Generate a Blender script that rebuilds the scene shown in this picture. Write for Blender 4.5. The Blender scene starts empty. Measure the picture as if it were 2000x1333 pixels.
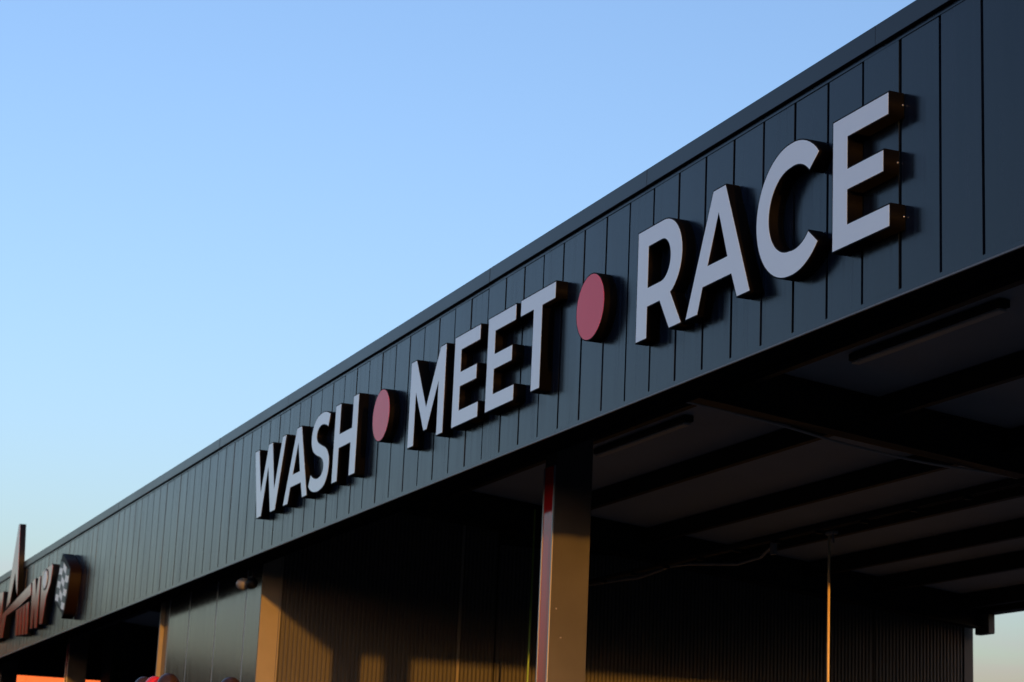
import bpy, bmesh, math, random
from mathutils import Vector, Matrix
R = math.radians
random.seed(7)
scene = bpy.context.scene
COL = scene.collection

# ------------------------------------------------------------------ camera
S = 0.4                                   # width of one fascia panel in metres
CAM = Vector((21.9758 * S, -15.1993 * S, 1.6))
yaw, pitch, roll = 1.1950, 0.2345, 0.0450
fw = Vector((-math.sin(yaw) * math.cos(pitch), math.cos(yaw) * math.cos(pitch), math.sin(pitch)))
rt = Vector((math.cos(yaw), math.sin(yaw), 0.0))
up = rt.cross(fw)
r2 = rt * math.cos(roll) + up * math.sin(roll)
u2 = up * math.cos(roll) - rt * math.sin(roll)
cd = bpy.data.cameras.new('camera')
cam = bpy.data.objects.new('camera', cd)
COL.objects.link(cam)
m = Matrix((r2, u2, -fw)).transposed().to_4x4()
m.translation = CAM
cam.matrix_world = m
cd.sensor_width = 36.0
cd.sensor_fit = 'HORIZONTAL'
cd.lens = 4074.8 / 2000.0 * 36.0
cd.clip_start = 0.1
cd.clip_end = 5000.0
cd.dof.use_dof = True
cd.dof.focus_distance = 13.0
cd.dof.aperture_fstop = 4.5
scene.camera = cam

# ------------------------------------------------------------------ light
TAN_A, TAN_E = 0.080, 0.0546              # sun: slightly in front of the facade, very low, from the right
sun_dir = Vector((1.0, -TAN_A, TAN_E)).normalized()      # towards the sun
world = bpy.data.worlds.new('World')
scene.world = world
world.use_nodes = True
nt = world.node_tree
nt.nodes.clear()
sky = nt.nodes.new('ShaderNodeTexSky')
sky.sky_type = 'NISHITA'
sky.sun_disc = False
sky.sun_elevation = math.asin(sun_dir.z)
sky.sun_rotation = math.atan2(sun_dir.x, sun_dir.y)
sky.altitude = 0
sky.air_density = 1.0
sky.dust_density = 3.0
sky.ozone_density = 2.15
bg = nt.nodes.new('ShaderNodeBackground')
bg.inputs['Strength'].default_value = 0.15
out = nt.nodes.new('ShaderNodeOutputWorld')
wb = nt.nodes.new('ShaderNodeMix')               # white balance of the whole sky
wb.data_type = 'RGBA'
wb.blend_type = 'MULTIPLY'
wb.inputs[0].default_value = 1.0
wb.inputs[7].default_value = (1.055, 0.98, 1.11, 1)
nt.links.new(sky.outputs[0], wb.inputs[6])
# faint pinkish streak clouds low over the horizon, all the way round
tcw = nt.nodes.new('ShaderNodeTexCoord')
mpw = nt.nodes.new('ShaderNodeMapping')
mpw.inputs['Scale'].default_value = (2.2, 2.2, 26.0)
ns = nt.nodes.new('ShaderNodeTexNoise')
ns.inputs['Scale'].default_value = 1.6
ns.inputs['Detail'].default_value = 5
nt.links.new(tcw.outputs['Generated'], mpw.inputs[0])
nt.links.new(mpw.outputs[0], ns.inputs['Vector'])
rp = nt.nodes.new('ShaderNodeMapRange')
rp.inputs[1].default_value = 0.46
rp.inputs[2].default_value = 0.66
nt.links.new(ns.outputs['Fac'], rp.inputs[0])
sx = nt.nodes.new('ShaderNodeSeparateXYZ')
nt.links.new(tcw.outputs['Generated'], sx.inputs[0])
el = nt.nodes.new('ShaderNodeMapRange')
el.inputs[1].default_value = 0.13
el.inputs[2].default_value = 0.075
nt.links.new(sx.outputs[2], el.inputs[0])
mu = nt.nodes.new('ShaderNodeMath')
mu.operation = 'MULTIPLY'
nt.links.new(rp.outputs[0], mu.inputs[0])
nt.links.new(el.outputs[0], mu.inputs[1])
cl = nt.nodes.new('ShaderNodeMix')
cl.data_type = 'RGBA'
cl.blend_type = 'MULTIPLY'
cl.inputs[7].default_value = (1.10, 0.84, 1.02, 1)
nt.links.new(mu.outputs[0], cl.inputs[0])
nt.links.new(wb.outputs[2], cl.inputs[6])
nt.links.new(cl.outputs[2], bg.inputs[0])
nt.links.new(bg.outputs[0], out.inputs[0])

sl = bpy.data.lights.new('sun', 'SUN')
sl.energy = 0.85
sl.angle = R(0.45)
sl.color = (1.0, 0.40, 0.05)
so = bpy.data.objects.new('sun', sl)
COL.objects.link(so)
so.rotation_euler = (-sun_dir).to_track_quat('-Z', 'Y').to_euler()

vs = scene.view_settings
vs.view_transform = 'Standard'
vs.look = 'None'
vs.exposure = 1.90
vs.gamma = 1.0
vs.use_curve_mapping = False
scene.cycles.max_bounces = 8


# ------------------------------------------------------------------ materials
def mat(name, color, rough=0.5, metal=0.0, spec=0.5, bump=0.0, bscale=20.0, var=0.0, vscale=3.0, coat=0.0, coat_rough=0.1,
        rvar=0.0):
    mt = bpy.data.materials.new(name)
    mt.use_nodes = True
    n = mt.node_tree
    b = n.nodes['Principled BSDF']
    b.inputs['Base Color'].default_value = (*color, 1)
    b.inputs['Roughness'].default_value = rough
    b.inputs['Metallic'].default_value = metal
    b.inputs['Specular IOR Level'].default_value = spec
    b.inputs['Coat Weight'].default_value = coat
    b.inputs['Coat Roughness'].default_value = coat_rough
    tc = n.nodes.new('ShaderNodeTexCoord')
    if var > 0:
        no = n.nodes.new('ShaderNodeTexNoise')
        no.inputs['Scale'].default_value = vscale
        no.inputs['Detail'].default_value = 6
        n.links.new(tc.outputs['Object'], no.inputs['Vector'])
        mx = n.nodes.new('ShaderNodeMix')
        mx.data_type = 'RGBA'
        mx.inputs[6].default_value = (*[c * (1 - var) for c in color], 1)
        mx.inputs[7].default_value = (*[min(1, c * (1 + var)) for c in color], 1)
        n.links.new(no.outputs['Fac'], mx.inputs[0])
        n.links.new(mx.outputs[2], b.inputs['Base Color'])
        if rvar > 0:
            mr = n.nodes.new('ShaderNodeMapRange')
            mr.inputs[3].default_value = rough - rvar
            mr.inputs[4].default_value = rough + rvar
            n.links.new(no.outputs['Fac'], mr.inputs[0])
            n.links.new(mr.outputs[0], b.inputs['Roughness'])
    if bump > 0:
        nb = n.nodes.new('ShaderNodeTexNoise')
        nb.inputs['Scale'].default_value = bscale
        nb.inputs['Detail'].default_value = 2
        n.links.new(tc.outputs['Object'], nb.inputs['Vector'])
        bp = n.nodes.new('ShaderNodeBump')
        bp.inputs['Strength'].default_value = bump
        bp.inputs['Distance'].default_value = 0.02
        n.links.new(nb.outputs['Fac'], bp.inputs['Height'])
        n.links.new(bp.outputs[0], b.inputs['Normal'])
    return mt


M = dict(
    fascia=mat('anthracite_panel', (0.006, 0.009, 0.016), 0.22, spec=0.36, var=0.12, vscale=1.5, bump=0.02, bscale=1.6, rvar=0.05),
    coping=mat('anthracite_coping', (0.011, 0.015, 0.022), 0.30, spec=0.32, var=0.12, vscale=1.2, rvar=0.05),
    backing=mat('groove_backing', (0.004, 0.004, 0.005), 0.9, spec=0.0),
    soffit=mat('soffit_metal', (0.009, 0.010, 0.012), 0.6, spec=0.0, var=0.15),
    drip=mat('drip_edge_metal', (0.10, 0.10, 0.105), 0.35, spec=0.5, var=0.2, vscale=4),
    deck=mat('roof_deck_metal', (0.29, 0.34, 0.39), 0.55, spec=0.1, var=0.2, vscale=1.0),
    steel=mat('dark_frame_steel', (0.014, 0.015, 0.017), 0.55, spec=0.15, var=0.15),
    column=mat('column_grey_paint', (0.042, 0.042, 0.040), 0.45, spec=0.3, var=0.15, vscale=4),
    wallgrey=mat('divider_front_panel', (0.040, 0.044, 0.047), 0.13, spec=0.4, var=0.10, vscale=1.5, bump=0.02, bscale=1.2),
    joint=mat('panel_joint_strip', (0.34, 0.35, 0.35), 0.3),
    trim=mat('divider_corner_trim', (0.20, 0.185, 0.15), 0.45, spec=0.3, var=0.12, vscale=5),
    corr=mat('corrugated_sheet', (0.085, 0.086, 0.082), 0.5, spec=0.15, var=0.15, vscale=2),
    black=mat('black_return_paint', (0.0020, 0.0021, 0.0026), 0.6, spec=0.04, var=0.3, vscale=8),
    white=mat('white_acrylic_face', (0.75, 0.90, 1.0), 0.14, spec=0.9, var=0.02, vscale=6),
    reddot=mat('red_acrylic_face', (0.80, 0.024, 0.055), 0.20, spec=0.28, var=0.03, vscale=6),
    redpanel=mat('red_gloss_panel', (0.55, 0.012, 0.014), 0.06, spec=0.35),
    frame=mat('aluminium_frame', (0.35, 0.36, 0.37), 0.4, metal=0.6),
    screw=mat('screw_metal', (0.6, 0.58, 0.55), 0.3, metal=1.0),
    signred=mat('gloss_red_sign_face', (0.36, 0.022, 0.010), 0.09, spec=0.5, bump=0.03, bscale=2.0),
    signside=mat('sign_return_black', (0.005, 0.006, 0.009), 0.5, spec=0.1),
    checkw=mat('flag_white_square', (0.85, 0.88, 0.88), 0.3),
    checkd=mat('flag_dark_square', (0.035, 0.05, 0.05), 0.4, spec=0.25),
    bronze=mat('flag_return_bronze', (0.006, 0.003, 0.002), 0.5, spec=0.05),
    orange=mat('orange_board', (0.62, 0.11, 0.025), 0.4, var=0.05),
    pipe=mat('galvanised_pipe', (0.20, 0.20, 0.20), 0.5, spec=0.2),
    cable=mat('grey_cable', (0.42, 0.41, 0.39), 0.5, spec=0.2),
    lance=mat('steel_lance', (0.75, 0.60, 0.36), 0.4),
    hose=mat('green_hose', (0.22, 0.42, 0.06), 0.4),
    plastic=mat('grey_plastic_housing', (0.20, 0.20, 0.195), 0.45),
    balloon_r=mat('red_balloon_latex', (0.65, 0.02, 0.02), 0.25),
    balloon_b=mat('dark_balloon_latex', (0.030, 0.018, 0.014), 0.3, spec=0.25),
    string=mat('balloon_string', (0.6, 0.6, 0.6), 0.6),
    ground=mat('asphalt_ground', (0.06, 0.06, 0.06), 0.9, spec=0.0, var=0.25, vscale=0.4, bump=0.3, bscale=40),
    glow_blocker=mat('glow_blocker_green', (0.05, 0.055, 0.03), 0.95, spec=0.0, var=0.5, vscale=0.15),
    lamp=mat('lamp_diffuser_unlit', (0.42, 0.42, 0.40), 0.4),
)


def weather(mt, base, rough, streak=0.07, tone=0.22):
    n = mt.node_tree
    b = n.nodes['Principled BSDF']
    tc = n.nodes.new('ShaderNodeTexCoord')
    mp = n.nodes.new('ShaderNodeMapping')
    mp.inputs['Scale'].default_value = (26.0, 1.0, 1.1)
    ob = n.nodes.new('ShaderNodeObjectInfo')
    ad = n.nodes.new('ShaderNodeVectorMath')
    sc = n.nodes.new('ShaderNodeVectorMath')
    sc.operation = 'SCALE'
    sc.inputs[3].default_value = 37.0
    cb = n.nodes.new('ShaderNodeCombineXYZ')
    for k in range(3):
        n.links.new(ob.outputs['Random'], cb.inputs[k])
    n.links.new(cb.outputs[0], sc.inputs[0])
    n.links.new(tc.outputs['Object'], mp.inputs[0])
    n.links.new(mp.outputs[0], ad.inputs[0])
    n.links.new(sc.outputs[0], ad.inputs[1])
    no = n.nodes.new('ShaderNodeTexNoise')
    no.inputs['Scale'].default_value = 1.0
    no.inputs['Detail'].default_value = 5
    n.links.new(ad.outputs[0], no.inputs['Vector'])
    mr = n.nodes.new('ShaderNodeMapRange')
    mr.inputs[1].default_value = 0.3
    mr.inputs[2].default_value = 0.7
    mr.inputs[3].default_value = rough - streak
    mr.inputs[4].default_value = rough + streak
    n.links.new(no.outputs['Fac'], mr.inputs[0])
    n.links.new(mr.outputs[0], b.inputs['Roughness'])
    # tone: dust film plus batch differences between panels
    m2 = n.nodes.new('ShaderNodeMapRange')
    m2.inputs[3].default_value = 1 - tone
    m2.inputs[4].default_value = 1 + tone
    n.links.new(ob.outputs['Random'], m2.inputs[0])
    m3 = n.nodes.new('ShaderNodeMapRange')
    m3.inputs[1].default_value = 0.35
    m3.inputs[2].default_value = 0.75
    m3.inputs[3].default_value = 0.75
    m3.inputs[4].default_value = 1.7
    n.links.new(no.outputs['Fac'], m3.inputs[0])
    mm = n.nodes.new('ShaderNodeMath')
    mm.operation = 'MULTIPLY'
    n.links.new(m2.outputs[0], mm.inputs[0])
    n.links.new(m3.outputs[0], mm.inputs[1])
    vm = n.nodes.new('ShaderNodeVectorMath')
    vm.operation = 'SCALE'
    vm.inputs[0].default_value = base
    n.links.new(mm.outputs[0], vm.inputs[3])
    n.links.new(vm.outputs[0], b.inputs['Base Color'])


weather(M['fascia'], (0.0045, 0.0085, 0.0175), 0.22)
weather(M['wallgrey'], (0.040, 0.044, 0.047), 0.14, 0.05, 0.15)
weather(M['column'], (0.042, 0.042, 0.040), 0.45, 0.05, 0.1)


# ------------------------------------------------------------------ helpers
def link(name, mesh, material=None, parent=None):
    o = bpy.data.objects.new(name, mesh)
    COL.objects.link(o)
    if material is not None and mesh is not None and not mesh.materials:
        mesh.materials.append(material)
    if parent is not None:
        o.parent = parent
    return o


def thing(name, label, cat, loc=(0, 0, 0), group=None):
    o = bpy.data.objects.new(name, None)
    o.empty_display_size = 0.1
    COL.objects.link(o)
    o.location = loc
    o['label'] = label
    o['category'] = cat
    if group:
        o['group'] = group
    return o


def poly_mesh(name, verts, faces, smooth=False):
    me = bpy.data.meshes.new(name)
    me.from_pydata(verts, [], faces)
    me.update()
    if smooth:
        for p in me.polygons:
            p.use_smooth = True
    return me


def box_mesh(name, x0, x1, y0, y1, z0, z1, bev=0.0):
    bm = bmesh.new()
    bmesh.ops.create_cube(bm, size=1.0)
    for v in bm.verts:
        v.co = Vector(((x0 + x1) / 2 + v.co.x * (x1 - x0), (y0 + y1) / 2 + v.co.y * (y1 - y0), (z0 + z1) / 2 + v.co.z * (z1 - z0)))
    if bev > 0:
        bmesh.ops.bevel(bm, geom=bm.edges[:], offset=bev, segments=1, affect='EDGES')
    me = bpy.data.meshes.new(name)
    bm.to_mesh(me)
    bm.free()
    return me


def box(name, x0, x1, y0, y1, z0, z1, mt, parent, bev=0.0):
    """world-space box under a parent (parents of parts sit at identity rotation)"""
    P = parent_loc(parent)
    me = box_mesh(name, x0 - P.x, x1 - P.x, y0 - P.y, y1 - P.y, z0 - P.z, z1 - P.z, bev)
    return link(name, me, mt, parent)


def parent_loc(p):
    v = Vector((0, 0, 0))
    while p is not None:
        v += Vector(p.location)
        p = p.parent
    return v


def tube(name, pts, rad, mt, parent, n=10, cap=True):
    P = parent_loc(parent)
    pts = [Vector(p) - P for p in pts]
    verts, faces = [], []
    for i, p in enumerate(pts):
        a = pts[max(0, i - 1)]
        b = pts[min(len(pts) - 1, i + 1)]
        d = (b - a).normalized()
        ref = Vector((0, 0, 1)) if abs(d.z) < 0.9 else Vector((1, 0, 0))
        u = d.cross(ref).normalized()
        w = d.cross(u)
        rr = rad[i] if isinstance(rad, (list, tuple)) else rad
        for k in range(n):
            t = 2 * math.pi * k / n
            verts.append(p + u * math.cos(t) * rr + w * math.sin(t) * rr)
    for i in range(len(pts) - 1):
        for k in range(n):
            faces.append((i * n + k, i * n + (k + 1) % n, (i + 1) * n + (k + 1) % n, (i + 1) * n + k))
    if cap:
        faces.append(tuple(range(n - 1, -1, -1)))
        faces.append(tuple((len(pts) - 1) * n + k for k in range(n)))
    return link(name, poly_mesh(name, verts, faces, True), mt, parent)


def area2(p):
    return sum(p[i][0] * p[(i + 1) % len(p)][1] - p[(i + 1) % len(p)][0] * p[i][1] for i in range(len(p)))


def offset(p, d):
    """shrink a polygon (counter-clockwise = solid) by d with mitred corners"""
    n = len(p)
    res = []
    for i in range(n):
        a, b, c = Vector(p[i - 1]), Vector(p[i]), Vector(p[(i + 1) % n])
        e1, e2 = (b - a).normalized(), (c - b).normalized()
        n1, n2 = Vector((-e1.y, e1.x)), Vector((-e2.y, e2.x))
        k = 1 + n1.dot(n2)
        mtr = (n1 + n2) / max(k, 0.35)
        res.append((b.x + mtr.x * d, b.y + mtr.y * d))
    return res


def slab(name, outer, holes, yf, yb, mt, parent, P=None):
    """solid plate in the XZ plane: outline(s) with holes, front at y=yf, back at y=yb"""
    P = P if P is not None else parent_loc(parent)
    cu = bpy.data.curves.new(name + '_c', 'CURVE')
    cu.dimensions = '2D'
    cu.fill_mode = 'BOTH'
    cu.extrude = abs(yb - yf) / 2
    for lp in [outer] + list(holes):
        sp = cu.splines.new('POLY')
        sp.points.add(len(lp) - 1)
        for q, (x, z) in zip(sp.points, lp):
            q.co = (x - P.x, z - P.z, 0, 1)
        sp.use_cyclic_u = True
    tmp = bpy.data.objects.new('tmp', cu)
    COL.objects.link(tmp)
    dg = bpy.context.evaluated_depsgraph_get()
    me = bpy.data.meshes.new_from_object(tmp.evaluated_get(dg))
    bpy.data.objects.remove(tmp)
    bpy.data.curves.remove(cu)
    me.name = name
    # curve local (x, y, z) -> world (x, -z + mid, y)
    me.transform(Matrix(((1, 0, 0, 0), (0, 0, -1, (yf + yb) / 2 - P.y), (0, 1, 0, 0), (0, 0, 0, 1))))
    me.materials.clear()
    return link(name, me, mt, parent)


def ccw(p):
    return p if area2(p) > 0 else p[::-1]


def cw(p):
    return p if area2(p) < 0 else p[::-1]


# ------------------------------------------------------------------ setting: ground
gm = poly_mesh('ground', [(-1500, -1500, 0), (1500, -1500, 0), (1500, 1500, 0), (-1500, 1500, 0)], [(0, 1, 2, 3)])
ground = link('ground', gm, M['ground'])
ground['kind'] = 'structure'

# unseen ridge ring added to cut low sun glow; taller where tree line reflects
rh = random.Random(3)
NH = 360
hv, hf = [], []
for i in range(NH):
    a = 2 * math.pi * i / NH
    dg_ = math.degrees(a)
    d = abs((dg_ - 232 + 180) % 360 - 180)
    w = max(0.0, min(1.0, (55 - d) / 20))
    w = w * w * (3 - 2 * w)
    w2 = math.exp(-((dg_ - 187.0) / 4.0) ** 2)  # peak shaped to darken what the far left logo reflects
    h = 11.5 + rh.uniform(-0.5, 0.3) + w * (4.0 + 1.5 * math.sin(a * 23) + rh.uniform(-1.0, 1.0)) + w2 * (8.5 + rh.uniform(-1.5, 1.5))
    for rad, z in ((176, -0.5), (190, h * 0.8), (200, h), (270, -0.5)):
        hv.append((rad * math.cos(a), rad * math.sin(a), z))
for i in range(NH):
    for k in range(3):
        p, q = i * 4 + k, ((i + 1) % NH) * 4 + k
        hf.append((p, q, q + 1, p + 1))
glow_blocker_ring = link('glow_blocker_ring', poly_mesh('glow_blocker_ring', hv, hf), M['glow_blocker'])
glow_blocker_ring['kind'] = 'structure'

# ------------------------------------------------------------------ the wash building
X_END, X_FAR = 2.0, -38.0
Z_BOT, Z_SEAM0, Z_SEAM1, Z_CAP0, Z_CAP1 = 4.618, 4.660, 6.134, 6.166, 6.293
bld = thing('wash_building', 'long dark grey metal clad wash building with open drive-through bays', 'building', (0, 0, 0))


def deck_z(y):
    return 6.06 - 0.095 * y


# fascia panels, one object each
GAP = 0.028
pm = box_mesh('fascia_panel', GAP / 2, S - GAP / 2, 0.0, 0.026, Z_SEAM0, Z_SEAM1, 0.0)
n_pan = int(round((X_END - X_FAR) / S))
for i in range(n_pan):
    o = link('fascia_panel', pm, M['fascia'], bld)
    o.location = (X_END - (i + 1) * S, random.uniform(-0.0006, 0.0006), 0)
    o.rotation_euler = (R(random.uniform(-0.02, 0.02)), 0, R(random.uniform(-0.16, 0.16)))
box('panel_backing', X_FAR, X_END - 0.03, 0.034, 0.05, Z_BOT + 0.03, Z_CAP0 + 0.05, M['backing'], bld)
box('bottom_trim', X_FAR, X_END, -0.0012, 0.032, Z_BOT + 0.013, Z_SEAM0, M['fascia'], bld)
x = X_END
while x > X_FAR + 0.1:
    x2 = max(X_FAR, x - 3.05)
    box('drip_edge', x2 + 0.001, x - 0.001, -0.0055, 0.006, Z_BOT, Z_BOT + 0.0128, M['drip'], bld, 0.002)
    x = x2
box('trim_return', X_FAR, X_END - 0.03, 0.0062, 0.0335, Z_BOT + 0.004, Z_BOT + 0.0125, M['soffit'], bld)
box('top_trim', X_FAR, X_END, -0.004, 0.032, Z_SEAM1, Z_CAP0 - 0.004, M['fascia'], bld, 0.001)
x = X_END + 0.03
while x > X_FAR + 0.1:
    x2 = max(X_FAR, x - 3.05)
    e = random.uniform(-0.0015, 0.0015)
    box('coping_section', x2 + 0.0012, x - 0.0012, -0.030 + e, 0.36, Z_CAP0 + e, Z_CAP1 + e, M['coping'], bld, 0.003)
    x = x2
box('soffit_strip', X_FAR, X_END - 0.03, 0.034, 0.245, Z_BOT + 0.008, Z_BOT + 0.022, M['soffit'], bld)
box('soffit_lip', X_FAR, X_END - 0.03, 0.247, 0.275, Z_BOT - 0.012, Z_BOT + 0.075, M['soffit'], bld, 0.002)
box('parapet_liner', X_FAR, X_END - 0.03, 0.279, 0.30, Z_BOT + 0.06, Z_CAP0 - 0.01, M['steel'], bld)
box('end_fascia', X_END - 0.028, X_END, 0.036, 10.55, 4.63, 6.16, M['fascia'], bld)
box('end_fascia', X_FAR, X_FAR + 0.028, 0.31, 10.38, 4.63, 5.9, M['steel'], bld)

# roof deck (sloping to the back), with standing ribs on its underside
Y0, Y1 = 0.302, 10.6
verts, faces = [], []
for (y, t) in ((Y0, 0), (Y1, 0), (Y0, 0.05), (Y1, 0.05)):
    for x in (X_FAR, X_END - 0.03):
        verts.append((x, y, deck_z(y) + t))
faces = [(0, 1, 3, 2), (4, 6, 7, 5), (0, 4, 5, 1), (2, 3, 7, 6), (0, 2, 6, 4), (1, 5, 7, 3)]
link('roof_deck', poly_mesh('roof_deck', verts, faces), M['deck'], bld)


def profile_x(name, prof, x0, x1, mt, parent):
    """profile in (y, z) extruded along x"""
    n = len(prof)
    v = [(x0, y, z) for y, z in prof] + [(x1, y, z) for y, z in prof]
    f = [(i, (i + 1) % n, n + (i + 1) % n, n + i) for i in range(n)]
    f += [tuple(range(n - 1, -1, -1)), tuple(range(n, 2 * n))]
    me = poly_mesh(name, v, f)
    bm = bmesh.new()
    bm.from_mesh(me)
    bmesh.ops.recalc_face_normals(bm, faces=bm.faces[:])
    bm.to_mesh(me)
    bm.free()
    return link(name, me, mt, parent)


for y in (1.10, 2.48, 3.90, 5.32, 6.48, 7.68, 8.75, 10.05):
    zt = deck_z(y + 0.08) - 0.004
    d, w, t = 0.20, 0.075, 0.012
    prof = [(y, zt), (y + w, zt), (y + w, zt - t), (y + t, zt - t), (y + t, zt - d + t), (y + w - 0.004, zt - d + t),
            (y + w - 0.004, zt - d + 0.03), (y + w, zt - d + 0.03), (y + w, zt - d), (y, zt - d)]
    profile_x('purlin', prof, X_FAR, X_END - 0.04, M['steel'], bld)
profile_x('eave_beam', [(10.40, 4.862), (10.62, 4.862), (10.62, 5.045), (10.40, 5.06)], X_FAR, X_END - 0.03, M['steel'], bld)
box('gutter_box', -15.34, -15.02, 10.40, 10.51, 4.585, 4.858, M['column'], bld, 0.01)

# rafters: I-beams running front to back
for x in (0.75, -7.42, -15.25, -22.3, -29.8):
    v, f = [], []
    hw, tw, tf, d = 0.10, 0.006, 0.014, 0.40
    prof = [(-hw, 0), (hw, 0), (hw, -tf), (tw, -tf), (tw, -d + tf), (hw, -d + tf), (hw, -d), (-hw, -d), (-hw, -d + tf), (-tw, -d + tf), (-tw, -tf), (-hw, -tf)]
    n = len(prof)
    for y in (0.31, 10.38):
        for px, pz in prof:
            v.append((x + px, y, deck_z(y) - 0.006 + pz))
    f = [(i, n + i, n + (i + 1) % n, (i + 1) % n) for i in range(n)] + [tuple(range(n)), tuple(range(2 * n - 1, n - 1, -1))]
    link('rafter', poly_mesh('rafter', v, f), M['steel'], bld)

# columns with a red front panel in an aluminium frame
CW, CD = 0.24, 0.34
for x in (0.77, -7.34, -29.72, -37.75):
    c = box('column', x - CW, x, 0.74, 0.74 + CD, 0.0, deck_z(1.0) - 0.2, M['column'], bld, 0.004)
    box('front_panel', x - CW + 0.022, x - 0.022, 0.7335, 0.7395, 0.30, Z_BOT + 0.10, M['redpanel'], c)
    for a, b in ((x - CW + 0.002, x - CW + 0.021), (x - 0.021, x - 0.002)):
        box('panel_frame', a, b, 0.728, 0.7392, 0.30, Z_BOT + 0.10, M['frame'], c, 0.001)

    if abs(x + 7.34) < 0.01:
        for yy, zz in ((0.79, 3.50), (0.84, 3.26)):
            tube('screw', [(x - 0.001, yy, zz), (x + 0.003, yy, zz)], 0.008, M['screw'], c, 8)

# divider block with plant room: front wall panels, smooth corner trim, corrugated side
XD0, XD1, YD = -20.70, -15.50, 0.44


def core(x0, x1, y0, y1):
    v = [(x, y, z) for x in (x0, x1) for y, z in ((y0, 0.0), (y1, 0.0), (y1, deck_z(y1) - 0.006), (y0, deck_z(y0) - 0.006))]
    f = [(3, 2, 1, 0), (4, 5, 6, 7), (0, 1, 5, 4), (1, 2, 6, 5), (2, 3, 7, 6), (3, 0, 4, 7)]
    return link('divider_wall', poly_mesh('divider_wall', v, f), M['steel'], bld)


dv = core(XD0 + 0.05, XD1 - 0.05, YD + 0.04, 10.38)
xs = [XD0 - 0.011, -20.40, -19.18, -17.69, -16.22, XD1 - 0.012]
for a, b in zip(xs[:-1], xs[1:]):
    box('wall_panel', a + 0.024, b - 0.024, YD, YD + 0.03, 0.05, 5.6, M['wallgrey'], dv, 0.002)
for a in xs[1:-1]:
    box('joint_strip', a - 0.0235, a + 0.0235, YD + 0.002, YD + 0.030, 0.05, 5.6, M['joint'], dv)
box('corner_trim', XD1 - 0.011, XD1, YD - 0.004, YD + 0.225, 0.05, 5.6, M['trim'], dv, 0.002)
box('corner_trim', XD1 - 0.030, XD1 + 0.018, YD + 0.2255, YD + 0.243, 0.05, 5.6, M['trim'], dv, 0.002)
box('corner_trim', XD0 - 0.030, XD0 + 0.012, YD - 0.060, YD + 0.05, 0.05, 5.6, M['trim'], dv, 0.002)


def corrugated(name, y0, y1, x, z0, z1, mt, parent, pitch=0.0535, h=0.022):
    v, f = [], []
    y = y0
    ys = []
    while y < y1 - 1e-4:
        for fr, hh in ((0, 0), (0.26, 0), (0.44, h), (0.80, h)):
            yy = y + fr * pitch
            if yy < y1:
                ys.append((yy, hh))
        y += pitch
    ys.append((y1, 0))
    for yy, hh in ys:
        v += [(x + hh, yy, z0), (x + hh, yy, z1)]
    for i in range(len(ys) - 1):
        f.append((2 * i, 2 * i + 2, 2 * i + 3, 2 * i + 1))
    return link(name, poly_mesh(name, v, f), mt, parent)


for a, b in ((0.686, 2.955), (2.995, 3.455), (3.475, 8.900), (8.925, 10.31)):
    corrugated('wall_sheet', a, b, XD1 - 0.022, 0.05, 5.6 if b < 4 else 5.2, M['corr'], dv)
box('cover_strip', XD1 - 0.02, XD1 + 0.012, 2.958, 2.992, 0.05, 5.6, M['trim'], dv, 0.002)
box('end_trim', XD1 - 0.03, XD1 + 0.006, 10.335, 10.48, 0.05, 5.06, M['corr'], dv, 0.002)

# second divider far left
d2 = core(-37.0, -36.0, 2.75, 10.38)
corrugated('wall_sheet', 2.77, 10.3, -35.985, 0.05, 4.95, M['steel'], d2)

# ------------------------------------------------------------------ channel letters
Z0, Z1 = 4.988, 5.793
YF = -0.10


def shapeE(x):
    return [(x, Z0), (x + .630, Z0), (x + .630, 5.130), (x + .178, 5.130), (x + .178, 5.325), (x + .565, 5.325), (x + .565, 5.466),
            (x + .178, 5.466), (x + .178, 5.648), (x + .617, 5.648), (x + .617, Z1), (x, Z1)], []


def shapeA(x):
    o = [(0, Z0), (.187, Z0), (.256, 5.157), (.644, 5.157), (.724, Z0), (.911, Z0), (.553, Z1), (.373, Z1)]
    h = [(.458, 5.606), (.579, 5.302), (.326, 5.302)]
    return [(x + a, b) for a, b in o], [[(x + a, b) for a, b in h]]


def shapeC():
    cx, cz = -1.872, 5.391
    o = []
    a0, a1 = R(37.5), R(321.0)
    n = 44
    for i in range(n + 1):
        t = a0 + (a1 - a0) * i / n
        rr = .427 + .026 * max(0, math.cos(t))
        o.append((cx + rr * math.cos(t), cz + rr * math.sin(t)))
    for i in range(n + 1):
        t = a1 + (a0 - a1) * i / n
        rr = .256 + .046 * max(0, math.cos(t))
        o.append((cx + rr * math.cos(t), cz + rr * math.sin(t)))
    return o, []


def shapeR():
    o = [(-4.03, Z0), (-3.845, Z0), (-3.845, 5.212), (-3.661, 5.212), (-3.506, Z0), (-3.306, Z0), (-3.484, 5.243)]
    for i in range(19):
        t = R(-58) + (R(90) - R(-58)) * i / 18
        o.append((-3.625 + .306 * math.cos(t), 5.500 + .294 * math.sin(t)))
    o += [(-4.03, 5.794)]
    h = [(-3.845, 5.647), (-3.845, 5.362)]
    for i in range(17):
        t = R(-90) + R(180) * i / 16
        h.append((-3.645 + .136 * math.cos(t), 5.5045 + .1425 * math.sin(t)))
    return o, [h]


def catmull(pts, sub=6):
    res = []
    n = len(pts)
    for i in range(n - 1):
        p0, p1, p2, p3 = [Vector(pts[max(0, min(n - 1, i + k))]) for k in (-1, 0, 1, 2)]
        for s in range(sub):
            t = s / sub
            res.append(tuple(0.5 * ((2 * p1) + (p2 - p0) * t + (2 * p0 - 5 * p1 + 4 * p2 - p3) * t * t + (3 * p1 - p0 - 3 * p2 + p3) * t ** 3)))
    res.append(tuple(pts[-1]))
    return res


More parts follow.
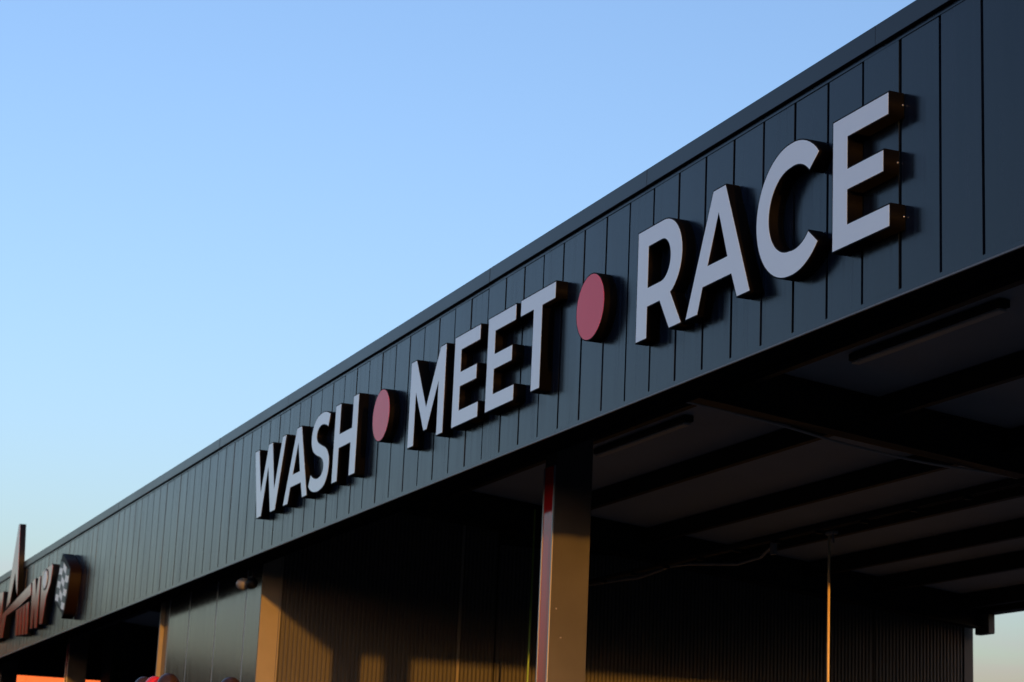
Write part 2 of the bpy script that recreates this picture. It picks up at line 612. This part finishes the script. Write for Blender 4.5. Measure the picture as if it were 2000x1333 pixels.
def shapeS():
    a = [(-11.355, 5.612), (-11.450, 5.648), (-11.585, 5.667), (-11.700, 5.645), (-11.744, 5.585), (-11.700, 5.520), (-11.560, 5.465),
         (-11.400, 5.412), (-11.290, 5.330), (-11.252, 5.225), (-11.285, 5.105), (-11.390, 5.012), (-11.560, 4.976), (-11.740, 4.985),
         (-11.870, 5.022), (-11.962, 5.075)]
    b = [(-11.888, 5.200), (-11.790, 5.155), (-11.660, 5.128), (-11.530, 5.140), (-11.458, 5.195), (-11.470, 5.265), (-11.560, 5.320),
         (-11.720, 5.368), (-11.850, 5.425), (-11.925, 5.510), (-11.936, 5.610), (-11.885, 5.710), (-11.780, 5.780), (-11.620, 5.808),
         (-11.450, 5.796), (-11.300, 5.750)]
    return catmull(a) + catmull(b), []


shapeM = ([(-8.83, Z0), (-8.66, Z0), (-8.66, 5.475), (-8.412, 5.085), (-8.322, 5.085), (-8.073, 5.475), (-8.073, Z0), (-7.902, Z0),
           (-7.902, Z1), (-8.055, Z1), (-8.368, 5.312), (-8.680, Z1), (-8.83, Z1)], [])
shapeT = ([(-5.933, Z0), (-5.744, Z0), (-5.744, 5.648), (-5.489, 5.648), (-5.489, Z1), (-6.203, Z1), (-6.203, 5.648), (-5.933, 5.648)], [])
shapeH = ([(-11.131, Z0), (-10.944, Z0), (-10.944, 5.323), (-10.570, 5.323), (-10.570, Z0), (-10.366, Z0), (-10.366, Z1), (-10.548, Z1),
           (-10.548, 5.480), (-10.944, 5.480), (-10.944, Z1), (-11.131, Z1)], [])
shapeW = ([(-13.960, Z0), (-13.771, Z0), (-13.594, 5.525), (-13.404, Z0), (-13.199, Z0), (-12.922, Z1), (-13.076, Z1), (-13.290, 5.250),
           (-13.470, Z1), (-13.632, Z1), (-13.848, 5.285), (-14.030, Z1), (-14.214, Z1)], [])


def circle(cx, cz, r, n=64):
    return [(cx + r * math.cos(2 * math.pi * i / n), cz + r * math.sin(2 * math.pi * i / n)) for i in range(n)]


def letter(shape, label, name='sign_letter', face='white', group='white letters of the slogan sign', screws=()):
    o, hs = shape
    o = ccw(o)
    hs = [cw(h) for h in hs]
    cx = sum(p[0] for p in o) / len(o)
    t = thing(name, label, 'letter' if name == 'sign_letter' else 'sign dot', (cx, 0, min(p[1] for p in o)), group)
    slab('letter_return', o, hs, YF, -0.0035, M['black'], t)
    slab('letter_face', offset(o, 0.009), [offset(h, 0.009) for h in hs], YF - 0.0013, YF - 0.0005, M[face], t)
    for (sx, sy, sz) in screws:
        P = t.location
        tube('screw', [(sx - 0.001, sy, sz), (sx + 0.004, sy, sz)], 0.006, M['screw'], t, 8)
    return t


letter(shapeW, 'white letter W at the far left of the three word sign')
letter(shapeA(-12.891), 'white letter A between W and S in the word WASH')
letter(shapeS(), 'white curved letter S in the word WASH')
letter(shapeH, 'white letter H ending the word WASH beside a red dot')
letter((circle(-9.646, 5.444, 0.254), []), 'smaller looking round red dot between the words WASH and MEET', 'sign_dot', 'reddot', 'red dots of the slogan sign')
letter(shapeM, 'white letter M starting the word MEET')
letter(shapeE(-7.697), 'first white letter E of the word MEET, right beside the M')
letter(shapeE(-6.909), 'second white letter E of the word MEET, beside the T')
letter(shapeT, 'white letter T ending the word MEET')
letter((circle(-4.830, 5.436, 0.255), []), 'larger looking round red dot between the words MEET and RACE', 'sign_dot', 'reddot', 'red dots of the slogan sign')
letter(shapeR(), 'white letter R starting the word RACE beside a red dot')
letter(shapeA(-3.265), 'white letter A between R and C in the word RACE')
letter(shapeC(), 'white round letter C in the word RACE')
letter(shapeE(-1.373), 'white letter E at the right end of the sign, ending the word RACE',
       screws=((-0.756, -0.012, 5.72), (-0.808, -0.012, 5.395), (-0.743, -0.012, 5.06)))

# ------------------------------------------------------------------ overhead rail, lance, hose inside the bay
rail = thing('overhead_rail', 'dark metal rail with small clips hanging under the canopy roof', 'rail', (-6.0, 4.05, 4.63))
profile = [(4.02, 4.66), (4.08, 4.66), (4.08, 4.62), (4.066, 4.62), (4.066, 4.648), (4.034, 4.648), (4.034, 4.62), (4.02, 4.62)]
P = parent_loc(rail)
profile_x('channel', [(y - P.y, z - P.z) for y, z in profile], -14.4 - P.x, 1.9 - P.x, M['steel'], rail)
for i in range(18):
    x = -13.6 + i * 0.83
    box('clip', x - 0.02, x + 0.02, 4.010, 4.090, 4.592, 4.619, M['steel'], rail, 0.004)
for x in (0.75,):
    tube('hanger_rod', [(x, 4.05, 4.661), (x, 4.05, deck_z(4.05) - 0.01)], 0.008, M['steel'], rail, 8)
lance = thing('hanging_lance', 'thin hanging metal tube glowing orange in the low sun', 'tube', (-8.43, 4.05, 2.2))
tube('tube', [(-8.43, 4.05, 4.56), (-8.43, 4.05, 3.4), (-8.425, 4.05, 2.2)], 0.013, M['lance'], lance, 10)
tube('hook', [(-8.43, 4.05, 4.555), (-8.40, 4.05, 4.575), (-8.36, 4.05, 4.54), (-8.345, 4.05, 4.47)], 0.010, M['pipe'], lance, 8)
box('swivel', -8.46, -8.31, 4.02, 4.08, 4.553, 4.584, M['pipe'], lance, 0.006)
hose = thing('green_hose', 'thin green hose hanging beside the red fronted column', 'hose', (-14.38, 3.46, 2.0))
tube('hose_line', [(-14.38, 3.46, 5.5), (-14.38, 3.46, 4.4), (-14.385, 3.455, 3.4), (-14.40, 3.45, 2.0)], 0.012, M['hose'], hose, 8)
cable = thing('ceiling_pipe', 'thin bent grey pipe running under the canopy behind the column', 'pipe', (-12.5, 4.3, 4.6))
tube('pipe_run', [(-15.4, 4.3, 4.70), (-13.6, 4.3, 4.645), (-13.2, 4.3, 4.625), (-12.85, 4.3, 4.64), (-12.35, 4.3, 4.675), (-11.9, 4.3, 4.655),
                  (-10.74, 4.3, 4.535), (-10.2, 4.28, 4.548), (-9.85, 4.2, 4.60), (-9.62, 4.11, 4.60)], 0.014, M['pipe'], cable, 8)
box('pipe_bracket', -9.66, -9.58, 4.09, 4.13, 4.50, 4.63, M['pipe'], cable, 0.005)
# cable along the rafter bottom
rc = thing('rafter_cable', 'thin grey cable slung along the underside of the dark rafter', 'cable', (-7.5, 1.0, 5.5))
cpts = [(0.60, 5.575), (1.20, 5.535), (1.78, 5.485), (2.43, 5.425), (3.07, 5.350), (3.60, 5.270), (4.15, 5.210), (4.66, 5.172), (5.46, 5.150), (6.2, 5.08)]
tube('cable_line', [(-7.545, a, b) for a, b in catmull(cpts, 4)], 0.013, M['cable'], rc, 8)

# linear lamps
for x, lab in ((-10.5, 'long unlit strip lamp under the canopy roof right of the red fronted column'),
               (-5.2, 'long unlit strip lamp under the canopy roof below the letter E of RACE')):
    t = thing('strip_lamp', lab, 'lamp', (x, 3.02, 5.7), 'strip lamps under the canopy')
    zt = deck_z(3.02)
    box('lamp_body', x - 1.1, x + 1.1, 2.97, 3.07, zt - 0.07, zt - 0.008, M['steel'], t, 0.005)
    box('diffuser', x - 1.07, x + 1.07, 2.98, 3.06, zt - 0.10, zt - 0.071, M['lamp'], t, 0.008)

# security camera hanging in front of the plant room
cc = thing('security_camera', 'small grey twin headed security camera hanging below the fascia edge', 'camera', (-15.55, 0.30, 4.45))
tube('stem', [(-15.45, 0.30, 4.625), (-15.45, 0.30, 4.52)], 0.012, M['steel'], cc, 10)


def ellipsoid(name, c, r, mt, parent, seg=20, rings=12):
    P = parent_loc(parent)
    bm = bmesh.new()
    bmesh.ops.create_uvsphere(bm, u_segments=seg, v_segments=rings, radius=1)
    for v in bm.verts:
        v.co = Vector((c[0] - P.x + v.co.x * r[0], c[1] - P.y + v.co.y * r[1], c[2] - P.z + v.co.z * r[2]))
    for f in bm.faces:
        f.smooth = True
    me = bpy.data.meshes.new(name)
    bm.to_mesh(me)
    bm.free()
    return link(name, me, mt, parent)


ellipsoid('camera_head', (-15.72, 0.26, 4.45), (0.13, 0.085, 0.075), M['plastic'], cc)
ellipsoid('camera_head', (-15.47, 0.30, 4.44), (0.10, 0.07, 0.07), M['signside'], cc)
box('joint', -15.62, -15.42, 0.28, 0.32, 4.495, 4.525, M['steel'], cc, 0.006)

# ------------------------------------------------------------------ logo sign on the far left
YS = -0.115
logo = thing('logo_sign', 'glossy red logo lettering with a tall letter A rising above the roof edge', 'sign', (-29.5, 0, 4.75))


def plate(nm, pts, yf, yb, mt, parent, inset=0.0):
    p = ccw(pts)
    return slab(nm, offset(p, inset) if inset else p, [], yf, yb, mt, parent)


def signpart(nm, pts):
    a = plate(nm + '_body', pts, YS, -0.006, M['signside'], logo)
    plate(nm + '_face', pts, YS - 0.004, YS - 0.0006, M['signred'], a, 0.008)


SX = [-31.51, 0]   # offsets kept for readability of the outlines below
signpart('tall_letter', [(-32.15, 5.47), (-31.73, 5.57), (-31.40, 6.11), (-31.12, 5.79), (-30.92, 5.64), (-31.38, 7.04), (-31.58, 7.05)])
YS = -0.128
signpart('swoosh', [(-32.45, 5.41), (-32.61, 5.08), (-32.52, 4.95), (-32.14, 4.93), (-31.97, 5.33), (-30.39, 5.39), (-29.22, 5.49), (-29.31, 5.72), (-30.9, 5.565)])
YS = -0.115
for i in range(4):
    x = -30.70 + i * 0.37
    signpart('small_letter', [(x, 4.86 - 0.018 * i), (x + 0.28, 4.855 - 0.018 * i), (x + 0.13, 5.36 + 0.012 * i), (x - 0.17, 5.36 + 0.012 * i)])
signpart('wide_letter', [(-29.05, 4.87), (-28.83, 4.86), (-28.78, 5.25), (-28.60, 4.85), (-28.33, 4.84), (-28.43, 5.76), (-28.63, 5.77), (-28.72, 5.42),
                         (-28.95, 5.77), (-29.25, 5.74)])
signpart('end_letter', [(-28.10, 4.88), (-27.80, 4.87), (-27.62, 5.32), (-27.31, 5.53), (-27.23, 5.82), (-27.32, 5.86), (-28.30, 5.82)])
ov = plate('oval_rim', [(-27.83 + 0.235 * math.cos(a * math.pi / 16), 5.635 + 0.185 * math.sin(a * math.pi / 16)) for a in range(32)], YS - 0.012, YS - 0.005, M['signside'], logo)
plate('oval_face', [(-27.83 + 0.20 * math.cos(a * math.pi / 16), 5.635 + 0.155 * math.sin(a * math.pi / 16)) for a in range(32)], YS - 0.016, YS - 0.0125, M['checkw'], ov)
# next letter to the left: only its dark return shows at the picture's edge
signpart('block_letter', [(-33.6, 4.95), (-32.66, 4.95), (-32.66, 5.87), (-33.6, 5.90)])

flag = thing('flag_sign', 'black and white checkered flag sign at the right end of the red logo', 'sign', (-26.0, 0, 4.8))
FY = -0.19
outl = [(-26.33, 5.34), (-26.28, 5.11), (-25.50, 4.86), (-25.49, 4.77), (-25.30, 4.88), (-25.17, 5.10), (-25.07, 5.46), (-25.11, 5.56), (-25.5, 5.72), (-25.94, 5.88), (-26.06, 5.75)]
plate('flag_body', outl, FY, -0.006, M['bronze'], flag)


def fl(u, v):
    tl, tr, bl, br = (-26.04, 5.76), (-25.12, 5.54), (-26.26, 5.13), (-25.36, 4.90)
    x = (tl[0] * (1 - u) + tr[0] * u) * v + (bl[0] * (1 - u) + br[0] * u) * (1 - v)
    z = (tl[1] * (1 - u) + tr[1] * u) * v + (bl[1] * (1 - u) + br[1] * u) * (1 - v)
    return (x, z + 0.025 * math.sin(u * 6.28))


NU, NV = 3, 6
for i in range(NU):
    for j in range(NV):
        q = [fl((i + a) / NU, (j + b) / NV) for a, b in ((0, 0), (.5, 0), (1, 0), (1, 1), (.5, 1), (0, 1))]
        plate('flag_square', q, FY - 0.0016, FY - 0.0006, M['checkw' if (i + j) % 2 == 0 else 'checkd'], flag, 0.0005)

# ------------------------------------------------------------------ orange board far left, balloons
ob = thing('orange_building', 'sunlit orange walled building seen beyond the far left bay', 'building', (-80, 4, 0))
box('wall', -92, -80, -3.0, 11.4, 0, 9.0, M['orange'], ob)
box('roof_edge', -92.1, -79.9, -3.1, 11.5, 9.004, 9.25, M['coping'], ob)
for k in range(7):
    yy = -2.0 + k * 2.0
    box('wall_rib', -79.998, -79.95, yy - 0.05, yy + 0.05, 0.2, 8.9, M['orange'], ob)

for (x, y, z, r, mt, lab) in ((-17.3, -0.5, 3.235, 0.13, 'balloon_b', 'dark brown balloon at the left of the balloon group'),
                              (-16.6, -0.52, 3.20, 0.13, 'balloon_r', 'bright red balloon between two dark balloons'),
                              (-15.95, -0.5, 3.19, 0.14, 'balloon_b', 'dark brown balloon at the right of the red balloon'),
                              (-13.0, -0.5, 3.0, 0.13, 'balloon_b', 'single dark balloon in front of the grey plant room wall')):
    t = thing('balloon', lab, 'balloon', (x, y, z), 'balloons in front of the plant room')
    ellipsoid('balloon_body', (x, y, z), (r, r, r * 1.12), M[mt], t)
    tube('balloon_knot', [(x, y, z - r * 1.10), (x, y, z - r * 1.10 - 0.03)], [0.006, 0.018], M[mt], t, 8)
    tube('balloon_string', [(x, y, z - r * 1.1 - 0.02), (x + 0.05, y, z - 1.0), (x, y, 0.02)], 0.003, M['string'], t, 5)
